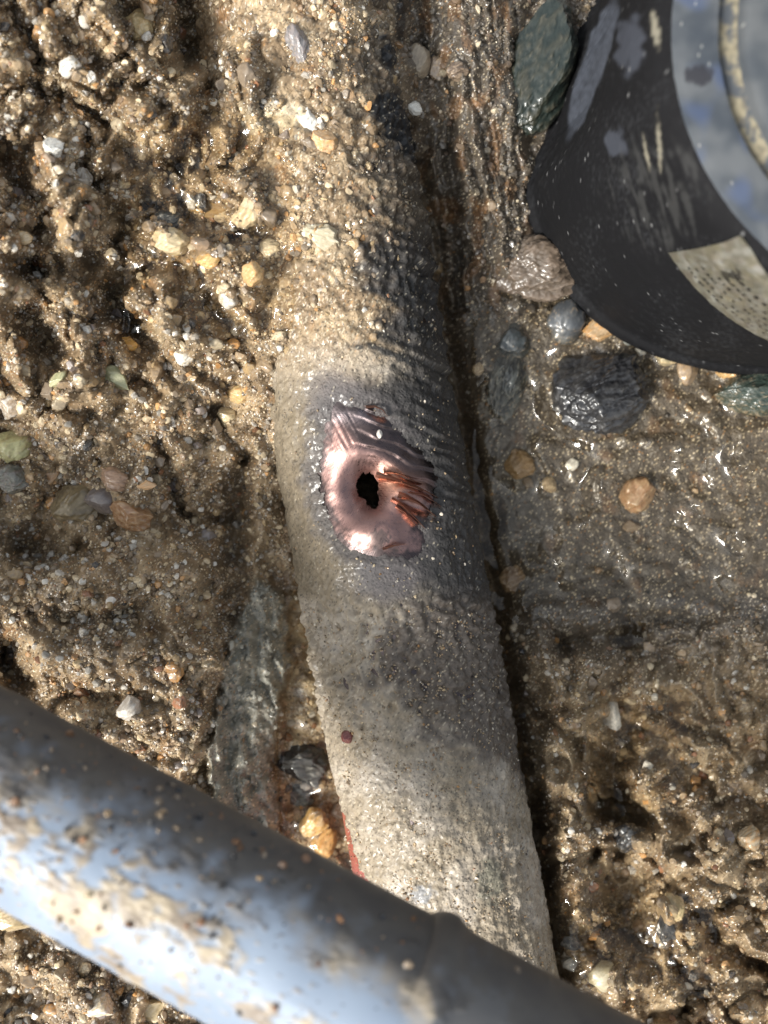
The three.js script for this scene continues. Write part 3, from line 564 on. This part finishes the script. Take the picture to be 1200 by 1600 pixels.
// gravel and sand: too many to count
{
  const r = rng(31), N = 190000, tones = [[cream, 24], [white, 15], [orange, 7], [tan, 22], [soil, 26], [[0.14, 0.1, 0.065], 14], [[0.3, 0.29, 0.26], 5], [coal, 5], [rust, 3], [[0.42, 0.3, 0.15], 10]];
  const total = tones.reduce((a, t) => a + t[1], 0), pick = () => { let q = r() * total; for (const [c, w] of tones) if ((q -= w) < 0) return c; return tan; };
  const variants = [1, 2, 3, 4].map((k) => { let g = rock(700 + k, k < 3 ? 1 : 2, 9, 1.3, [1, 1, 1], [1, 1, 1], 0, null, 0.45); g.deleteAttribute('color'); g = g.toNonIndexed(); g.computeVertexNormals(); return g; });
  const lists = variants.map(() => []), q = new THREE.Quaternion(), e = new THREE.Euler(), v = new THREE.Vector3(), s = new THREE.Vector3();
  for (let k = 0; k < N; k++) {
    const x = -20 + r() * 1240, y = -20 + r() * 1640, [h, onP] = surf(x, y), z = zones(x, y);
    if (onP && y > 620 && (y < 950 ? bareAt(x, y) < 8 || r() < 0.93 : r() < 0.6)) continue;
    if (onP && y > 340 && y <= 620 && x > 590 && r() < 0.8) continue;
    if (x > 540 && x < 680 && y < 300 && tarAt(x, y) > 0.42) continue;
    const cl = 0.55 + 0.6 * nz(x, y, 55, 120);
    if (r() > cl * (1 - 0.4 * z.clay) * (1 - 0.82 * z.puddle) * (1 - 0.35 * z.flow) * (1 - 0.4 * z.right * z.low)) continue;
    if (onP && r() < sst(430, 580, y + 50 * nz(x, y, 60, 121)) * (y < 620 ? 1 : 0)) continue;
    let rad = 1.0 + 1.1 * r() + 6 * Math.pow(r(), 12) * (1 - 0.5 * z.puddle);
    if (onP && y > 560) rad = 1 + 1.8 * r() * r();
    let c = pick(); c = mixc(c, soilColor(x, y), clamp(z.clay * 0.7 + (onP && y > 560 ? 0.4 : 0.25) + 0.25 * r() + 0.55 * z.right * (1 - z.low)));
    const b = 0.75 + 0.5 * r();
    q.setFromEuler(e.set(r() * 6, r() * 6, r() * 6)); v.set(...P(x, y, h + rad * (-0.25 + 0.6 * r()))); s.set(rad * S * (0.8 + 0.5 * r()), rad * S * (0.7 + 0.4 * r()), rad * S * (0.8 + 0.5 * r()));
    lists[Math.floor(r() * 4)].push([new THREE.Matrix4().compose(v, q, s), new THREE.Color().setRGB(c[0] * b, c[1] * b, c[2] * b)]);
  }
  const gravel = new THREE.Group(); gravel.name = 'gravel'; scene.add(gravel);
  tag(gravel, 'coarse tan, cream and orange sand and gravel bedded in the wet mud', 'gravel', null, 'stuff');
  lists.forEach((list, k) => {
    const m = new THREE.InstancedMesh(variants[k], M.grain, list.length); m.name = 'gravel_grains';
    list.forEach(([a, c], i) => { m.setMatrixAt(i, a); m.setColorAt(i, c); });
    m.castShadow = m.receiveShadow = true; m.userData.kind = 'stuff'; gravel.add(m);
  });
}

// ---------------------------------------------------------------- water lying in the low places
function puddle(x0, x1, y0, y1, level, mask, bumps, label) {
  const st = 2, ni = Math.round((x1 - x0) / st) + 1, nj = Math.round((y1 - y0) / st) + 1, dep = new Float32Array(ni * nj), dist = new Float32Array(ni * nj), lev = new Float32Array(ni * nj);
  for (let j = 0, k = 0; j < nj; j++) for (let i = 0; i < ni; i++, k++) {
    const x = x0 + i * st, y = y0 + j * st;
    let swell = 0; for (let [bx, by, br, bh] of bumps) { br *= 1.25; bh *= 1.25; const q = ((x - bx) ** 2 + (y - by) ** 2) / (br * br); if (q < 8) swell += bh * Math.exp(-q); }
    lev[k] = (typeof level === 'function' ? level(x, y) : level) + swell + 5 * nz(x, y, 150, 130) + 1.6 * nz(x, y, 34, 131) + 0.3 * nz(x, y, 10, 132) - 10 * sst(0.5, 0, mask(x, y));
    dep[k] = lev[k] - floorAt(x, y); dep[k] -= swell; dist[k] = dep[k] < 0.6 ? 0 : 400;
  }
  // how far each wet spot is from the nearest dry one: the water climbs towards it
  const relax = (k, n, w) => { if (dist[n] + w < dist[k]) dist[k] = dist[n] + w; };
  for (let j = 1; j < nj; j++) for (let i = 1; i < ni - 1; i++) { const k = j * ni + i; relax(k, k - 1, st); relax(k, k - ni, st); relax(k, k - ni - 1, st * 1.414); relax(k, k - ni + 1, st * 1.414); }
  for (let j = nj - 2; j >= 0; j--) for (let i = ni - 2; i > 0; i--) { const k = j * ni + i; relax(k, k + 1, st); relax(k, k + ni, st); relax(k, k + ni + 1, st * 1.414); relax(k, k + ni - 1, st * 1.414); }
  let top = lev.map((v, k) => v + 17 * Math.exp(-dist[k] / 22));
  for (let n = 0; n < 3; n++) { const t = top.slice(); for (let j = 1; j < nj - 1; j++) for (let i = 1; i < ni - 1; i++) { const k = j * ni + i; top[k] = (t[k] * 4 + t[k - 1] + t[k + 1] + t[k - ni] + t[k + ni]) / 8; } }
  const wet = (k) => dist[k] > 0 || dep[k] > -16;
  const g = sheet(ni, nj, (i, j) => P(x0 + i * st, y0 + j * st, top[j * ni + i]), () => [1, 1, 1], (i, j) => { const k = j * ni + i; return wet(k) || wet(k + ni + 1); });
  g.deleteAttribute('color');
  return tag(mesh('water', g, M.water, scene), label, null, null, 'structure');
}
puddle(735, 1225, 430, 1010, -95, (x, y) => sst(18, 62, x - pipeEdge(y) + 14 * nz(x, y, 40, 145)) * sst(430, 500, y) * (1 - sst(930, 1010, y)), [[946, 712, 30, 21], [950, 750, 15, 10], [878, 538, 20, 14], [862, 622, 22, 15], [886, 650, 20, 13], [1172, 694, 38, 29], [1180, 742, 20, 15], [1162, 826, 30, 23], [1178, 858, 18, 13], [814, 738, 18, 11], [824, 876, 18, 11], [950, 778, 26, 17], [925, 812, 16, 10], [1070, 698, 14, 10], [1024, 686, 13, 9], [1150, 900, 22, 16], [850, 690, 14, 9], [1095, 790, 16, 11], [1000, 880, 15, 10], [890, 900, 14, 9]], 'shallow muddy puddle between the copper pipe and the canister');
puddle(425, 600, 915, 1420, -99, (x, y) => sst(425, 450, x) * sst(915, 950, y), [[480, 1074, 15, 7], [486, 1126, 17, 8], [472, 1160, 13, 6], [476, 1020, 11, 5], [512, 1238, 17, 8], [500, 1262, 11, 5], [454, 1288, 13, 6], [444, 1256, 14, 6], [464, 1328, 12, 6], [496, 1150, 12, 5]], 'thin strip of water along the left side of the copper pipe');

const seep = (x, y, w, o) => macro(x, y) + 3 + 3.5 * nz(x, y, w, o) + 1.5 * nz(x, y, w * 0.45, o + 1);
puddle(905, 1075, 1085, 1275, (x, y) => seep(x, y, 26, 133), (x, y) => 1.6 * sst(0.25, 0.75, bell(x, y, 985, 1185, 75, 80) + 0.25 * nz(x, y, 30, 135)), [[988, 1192, 26, 17], [1006, 1164, 18, 12], [972, 1148, 17, 11], [1000, 1216, 14, 9]], 'film of water on the mud right of the milky quartz pebble');
puddle(850, 1120, 1390, 1560, (x, y) => seep(x, y, 24, 137), (x, y) => 1.6 * sst(0.25, 0.75, bell(x, y, 960, 1460, 110, 60) + 0.25 * nz(x, y, 30, 139)), [], 'film of water among the pebbles at lower right');
puddle(190, 460, 180, 520, (x, y) => seep(x, y, 26, 141) - 1, (x, y) => 1.5 * sst(0.3, 0.75, bell(x, y, 350, 395, 80, 80) + 0.8 * bell(x, y, 290, 240, 40, 45) + 0.25 * nz(x, y, 30, 143)), [[345, 368, 19, 8], [302, 228, 15, 6], [418, 418, 15, 7], [370, 400, 12, 5], [290, 300, 12, 5], [320, 440, 12, 5]], 'film of water over the gravel left of the pipe\'s crest');

// ---------------------------------------------------------------- black canister
{
  const cx = 612, cz = -618, base = -100;
  const can = thing('canister', 'black round plastic canister with grey dusty top and worn label', 'canister', [cx * S, base * S, cz * S]);
  const PR = [[0, -100], [378, -100], [386, -92], [389, -78], [384, -64], [377, -56], [374, 0], [370, 90], [364, 190], [354, 290], [346, 350], [336, 388], [322, 408]];
  const TOP = [[322, 408], [314, 414], [300, 419], [284, 424], [277, 425], [272, 417], [262, 415], [254, 421], [250, 434], [240, 438], [150, 444], [0, 446]];
  const smoothLine = (pts, n) => { const c = new THREE.CatmullRomCurve3(pts.map(([r, h]) => new THREE.Vector3(r, h, 0)), false, 'centripetal'); return c.getSpacedPoints(n).map((v) => [Math.max(0, v.x), v.y]); };
  const TH = []; for (let a = 0; a <= 620; a++) TH.push(a / 620 * Math.PI * 2);
  const LOBE = [[-180, 0.895], [-159, 0.86], [-139, 0.91], [-110, 0.95], [-60, 1], [104, 1], [130, 1.03], [160, 1.035], [168, 1.02], [173, 0.96], [180, 0.895]];
  const lobe = (a, h) => lerp(lobe0(a), 1, sst(40, 380, h));
  const lobe0 = (a) => { let d = ((a * 180 / Math.PI + 540) % 360) - 180; for (let k = 1; k < LOBE.length; k++) if (d <= LOBE[k][0]) return lerp(LOBE[k - 1][1], LOBE[k][1], (d - LOBE[k - 1][0]) / (LOBE[k][0] - LOBE[k - 1][0])); return 0.895; };
  const leanX = (h) => 31 * (h - base) / 500, leanZ = (h) => 82 * (h - base) / 500;
  const build = (line, color) => sheet(TH.length, line.length, (i, j) => {
    const a = -TH[i], [r, h] = line[j], d = r > 5 ? 1.0 * nz(a * 380, h, 60, 140) + 0.6 * nz(a * 380, h, 14, 141) : 0;
    const w = r * lobe(a, h) + d; return [(w * Math.cos(a) + leanX(h)) * S, (h - base + d * 0.4) * S, (w * Math.sin(a) + leanZ(h)) * S];
  }, (i, j) => {
    const a = -TH[i], [r, h] = line[j], w = r * lobe(a, h), [x, y] = toPlan([cx + w * Math.cos(a) + leanX(h), h, cz + w * Math.sin(a) + leanZ(h)]);
    return color(x, y, a, r, h);
  });
  const sp = rng(55);
  mesh('body', build(smoothLine(PR, 230), (x, y, a, r, h) => {
    let c = [0.0085, 0.0085, 0.0095];
    c = mixc(c, [0.032, 0.033, 0.036], 0.6 * sst(0.0, 0.7, 0.6 * fbm(x, y, 90, 157, 4) + 0.5 * nz(x, y, 5, 158)));
    const bluePatch = sst(0.4, 0.6, bell(x, y, 925, 105, 22, 135, 0.33) + 0.12 * nz(x, y, 26, 150)) * (1 - sst(215, 235, y));  // grey-blue patch down the left flank
    c = mixc(c, [0.09, 0.1, 0.125], 0.8 * bluePatch * (0.75 + 0.25 * nz(x, y, 9, 151)));
    c = mixc(c, [0.055, 0.06, 0.075], 0.7 * sst(0.4, 0.7, bell(x, y, 985, 70, 28, 55) + bell(x, y, 962, 225, 20, 30) + 0.3 * nz(x, y, 16, 152)));
    c = mixc(c, [0.055, 0.055, 0.054], 0.45 * sst(0.15, 0.7, bell(x, y, 1030, 300, 75, 90) * (0.5 + nz(x - 0.28 * y, y * 0.12, 8, 153) + 0.5 * nz(x, y, 14, 154))));
    c = mixc(c, [0.24, 0.22, 0.17], 0.7 * sst(0.5, 0.8, bell(x, y, 1024, 45, 8, 42, -0.15) + bell(x, y, 1030, 225, 5, 60, -0.05) + bell(x, y, 1010, 240, 4, 40, -0.2) + 0.25 * nz(x, y, 8, 155)));
    const q = sp(); if (q < 0.003 + 0.009 * sst(0.0, 0.6, nz(x, y, 60, 156))) c = mixc(c, [0.3, 0.3, 0.3], 0.15 + 0.6 * sp() * sp());
    return c;
  }), M.plastic, can);
  mesh('top_rim', build(smoothLine(TOP.slice(0, 5), 40), (x, y, a, r, h) => {
    let c = mixc([0.04, 0.047, 0.057], [0.085, 0.091, 0.098], sst(-0.4, 0.5, fbm(x, y, 70, 160)));
    c = mixc(c, [0.05, 0.07, 0.13], 0.6 * sst(0.1, 0.6, nz(x, y, 60, 161)));
    c = mixc(c, [0.02, 0.02, 0.025], 0.85 * sst(0.45, 0.6, bell(x, y, 1092, 118, 26, 20) + 0.2 * nz(x, y, 10, 162)));
    const q = sp(); return q < 0.002 ? [0.3, 0.3, 0.28] : c;
  }), M.plastic, can);
  mesh('groove_mud', build(smoothLine(TOP.slice(4, 8), 24), (x, y) => mixc(mixc([0.21, 0.185, 0.13], [0.13, 0.115, 0.085], sst(-0.2, 0.5, nz(x, y, 12, 163))), [0.06, 0.066, 0.075], sst(-0.1, 0.5, nz(x, y, 34, 165) + 0.4 * nz(x, y, 9, 167)))), M.plastic, can);
  mesh('lid', build(smoothLine(TOP.slice(7), 60), (x, y) => { const q = sp(); return q < 0.002 ? [0.3, 0.3, 0.28] : mixc([0.05, 0.057, 0.066], [0.09, 0.095, 0.1], sst(-0.4, 0.5, fbm(x, y, 80, 164))); }), M.plastic, can);
  // label: four corners found on the side by following the sight line, then wrapped over it
  const line = smoothLine(PR, 400);
  const radiusAt = (h) => { for (let k = 1; k < line.length; k++) if (line[k][1] >= h && line[k][0] > 250 && line[k - 1][1] < h) return lerp(line[k - 1][0], line[k][0], (h - line[k - 1][1]) / (line[k][1] - line[k - 1][1])); return 378; };
  const onCan = (x, y) => { for (let h = 405; h > -55; h -= 0.5) { const k = (H - h) / H, dx = (x - 600) * k - cx - leanX(h), dz = (y - 800) * k - cz - leanZ(h), a = Math.atan2(dz, dx); if (Math.hypot(dx, dz) <= radiusAt(h) * lobe(a, h)) return [a, h]; } return [Math.PI / 2, -50]; };
  const A = onCan(1047, 393), B = onCan(1168, 359), E = onCan(1128, 487), D = [E[0] + (E[0] - A[0]) * 1.4, E[1] + (E[1] - A[1]) * 1.1];
  const F = [B[0] + (D[0] - A[0]) * 1.0, B[1] + (D[1] - A[1]) * 1.0];
  const cv = document.createElement('canvas'); cv.width = 1024; cv.height = 512; const g2 = cv.getContext('2d');
  g2.fillStyle = '#524f45'; g2.fillRect(0, 0, 1024, 512);
  const lr = rng(12);
  for (let k = 0; k < 900; k++) { g2.fillStyle = ['rgba(120,112,84,0.12)', 'rgba(165,165,160,0.12)', 'rgba(90,84,70,0.1)'][k % 3]; g2.beginPath(); g2.ellipse(lr() * 1024, lr() * 512, 10 + lr() * 50, 6 + lr() * 20, lr() * 3, 0, 7); g2.fill(); }
  // rows of small print, worn past reading
  g2.fillStyle = '#171614';
  [[150, 30, 46], [215, 22, 34], [270, 22, 34], [325, 20, 32], [378, 20, 32], [428, 18, 30]].forEach(([y, hgt, gap], row) => {
    for (let x = 90 + 60 * lr(); x < 990; x += gap * (0.8 + 0.6 * lr())) { if (lr() < 0.16) continue; g2.globalAlpha = 0.75 + 0.25 * lr(); g2.fillRect(x, y + 6 * lr(), gap * (0.35 + 0.4 * lr()), hgt * (0.6 + 0.4 * lr())); }
  });
  g2.globalAlpha = 0.9; for (let k = 0; k < 8; k++) g2.fillRect(150 + 30 * lr(), 120 + k * 16, 20 + 60 * lr(), 13);
  g2.globalAlpha = 1;
  const tex = new THREE.CanvasTexture(cv); tex.colorSpace = THREE.SRGBColorSpace;
  const lg = sheet(90, 50, (i, j) => {
    const u = i / 89, v = j / 49, a = lerp(lerp(A[0], D[0], u), lerp(B[0], F[0], u), v), wob = v < 0.02 ? 2.5 * nz(u * 100, 0, 5, 170) : 0, h = lerp(lerp(A[1], D[1], u), lerp(B[1], F[1], u), v) + wob, r = radiusAt(clamp(h, -54, 400)) * lobe(a, h) + 2.6;
    return [(r * Math.cos(a) + leanX(h)) * S, (h - base) * S, (r * Math.sin(a) + leanZ(h)) * S];
  }, () => [1, 1, 1], null, (i, j) => [i / 89, j / 49]);
  lg.deleteAttribute('color');
  const lab = mesh('paper_label', lg, new THREE.MeshPhysicalMaterial({ map: tex, roughness: 0.45, clearcoat: 0.3, clearcoatRoughness: 0.3, side: THREE.DoubleSide }), can);
  lab.userData.label = 'worn grey-beige paper label with rows of small print';
}

// ---------------------------------------------------------------- grey conduit across the lower left
{
  const e0 = new THREE.Vector3(...P(0, 1237, 380)), e1 = new THREE.Vector3(...P(800, 1672, 445)), dir = e1.clone().sub(e0), len = dir.length() / S; dir.normalize();
  const side = new THREE.Vector3(0, 1, 0).cross(dir).normalize(), up = dir.clone().cross(side).normalize();
  const con = thing('conduit', 'grey-blue plastic conduit pipe crossing the lower left, spattered with mud', 'pipe', [e0.x, e0.y, e0.z]);
  const RC = 102, tr = rng(8);
  const soc = 0.78 * len;
  const tube = (s0, s1, step, rad, prof) => {
    const n = Math.ceil((s1 - s0) / step) + 1, m = 440;
    return sheet(m + 1, n, (i, j) => {
      const a = -i / m * Math.PI * 2, s = s0 + (s1 - s0) * j / (n - 1), u = Math.sin(a) * 102, t = mudAndShade(s, a);
      const r = rad + prof(s) + t[1];
      const q = dir.clone().multiplyScalar(s * S).addScaledVector(side, Math.sin(a) * r * S).addScaledVector(up, Math.cos(a) * r * S);
      return [q.x, q.y, q.z];
    }, (i, j) => {
      const a = -i / m * Math.PI * 2, s = s0 + (s1 - s0) * j / (n - 1), t = mudAndShade(s, a);
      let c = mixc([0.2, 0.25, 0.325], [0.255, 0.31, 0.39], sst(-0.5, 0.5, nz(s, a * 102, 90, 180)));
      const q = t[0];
      c = mixc(c, mixc(mixc([0.4, 0.32, 0.21], [0.2, 0.15, 0.1], sst(-0.3, 0.4, fbm(s, a * 102, 40, 181, 3))), [0.04, 0.033, 0.026], sst(0.2, 0.75, Math.sin(a) + 0.3 * nz(s, a * 102, 40, 182)) * 0.9 + 0.9 * sst(soc - 10, soc + 40, s) * (1 - bell(s, Math.sin(a) * 160, soc - 10, -70, 80, 55)) > 0.9 ? 0.9 : sst(0.2, 0.75, Math.sin(a) + 0.3 * nz(s, a * 102, 40, 182)) * 0.9), q);  // dark brown on the upper side stands for mud and shade together
      if (tr() < 0.004) c = [0.05, 0.045, 0.04];
      return c;
    });
  };
  function mudAndShade(s, a) {
    const u = a * 102; let wrapu = Math.sin(a) * 160, wrapv = Math.cos(a) * 160;
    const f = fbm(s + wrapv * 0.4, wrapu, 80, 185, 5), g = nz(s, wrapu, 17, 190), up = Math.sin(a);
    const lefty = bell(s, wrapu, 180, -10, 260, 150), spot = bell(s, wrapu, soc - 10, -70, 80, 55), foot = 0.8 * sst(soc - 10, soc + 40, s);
    const film = sst(0.22, 0.85, up + 0.6 * f + 0.15 * g), patch = sst(0.1, 0.42, f + 0.3 * g + 0.46 * lefty - 0.1 - 0.3 * (1 - lefty) * (1 - film)), pat2 = sst(0.5, 0.9, spot + 0.5 * f), spots = sst(0.5, 0.62, nz(s, wrapu, 11, 191)) * (0.35 + 0.6 * lefty);  // film: mud along the upper side, with its shade put into the same colour
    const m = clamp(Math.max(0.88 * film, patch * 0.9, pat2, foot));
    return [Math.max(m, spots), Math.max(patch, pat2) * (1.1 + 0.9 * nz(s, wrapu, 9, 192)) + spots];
  }
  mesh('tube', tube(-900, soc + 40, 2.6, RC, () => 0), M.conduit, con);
  {
    const r = rng(91), list = [], v = new THREE.Vector3(), q = new THREE.Quaternion(), e = new THREE.Euler(), sc = new THREE.Vector3(), tones = [cream, tan, soil, soil, tan, coal, brown];
    for (let k = 0; k < 5200 && list.length < 900; k++) {
      const s = -60 + r() * (soc + 160), a = (r() - 0.5) * 3.0, m = mudAndShade(s, a);
      if (r() > (m[0] * 0.5 + 0.03) * (0.08 + 0.92 * Math.max(bell(s, Math.sin(a) * 160, 150, 10, 230, 150), 0.8 * bell(s, Math.sin(a) * 160, soc - 10, -70, 90, 60)))) continue;
      const rad = 1.2 + 4.2 * Math.pow(r(), 5), rr = RC + rad * 0.3;
      v.copy(dir).multiplyScalar(s * S).addScaledVector(side, Math.sin(a) * rr * S).addScaledVector(up, Math.cos(a) * rr * S);
      q.setFromEuler(e.set(r() * 6, r() * 6, r() * 6)); sc.setScalar(rad * S);
      const c = Math.sin(a) > 0.25 ? [soil, brown, coal, tan][Math.floor(r() * 3.4)] : tones[Math.floor(r() * 7)], b = 0.7 + 0.4 * r();
      list.push([new THREE.Matrix4().compose(v, q, sc), new THREE.Color().setRGB(c[0] * b, c[1] * b, c[2] * b)]);
    }
    let g = rock(760, 2, 9, 1.3, [1, 1, 1], [1, 1, 1], 0, null, 0.45); g.deleteAttribute('color'); g = g.toNonIndexed(); g.computeVertexNormals();
    const im = new THREE.InstancedMesh(g, M.grain, list.length); im.name = 'mud_crumbs'; list.forEach(([m, c], k) => { im.setMatrixAt(k, m); im.setColorAt(k, c); });
    im.castShadow = im.receiveShadow = true; im.userData.kind = 'stuff'; con.add(im);
  }
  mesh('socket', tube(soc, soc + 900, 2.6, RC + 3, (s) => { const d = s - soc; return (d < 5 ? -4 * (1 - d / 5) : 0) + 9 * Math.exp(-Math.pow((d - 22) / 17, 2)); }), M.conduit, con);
}

renderer.render(scene, camera);
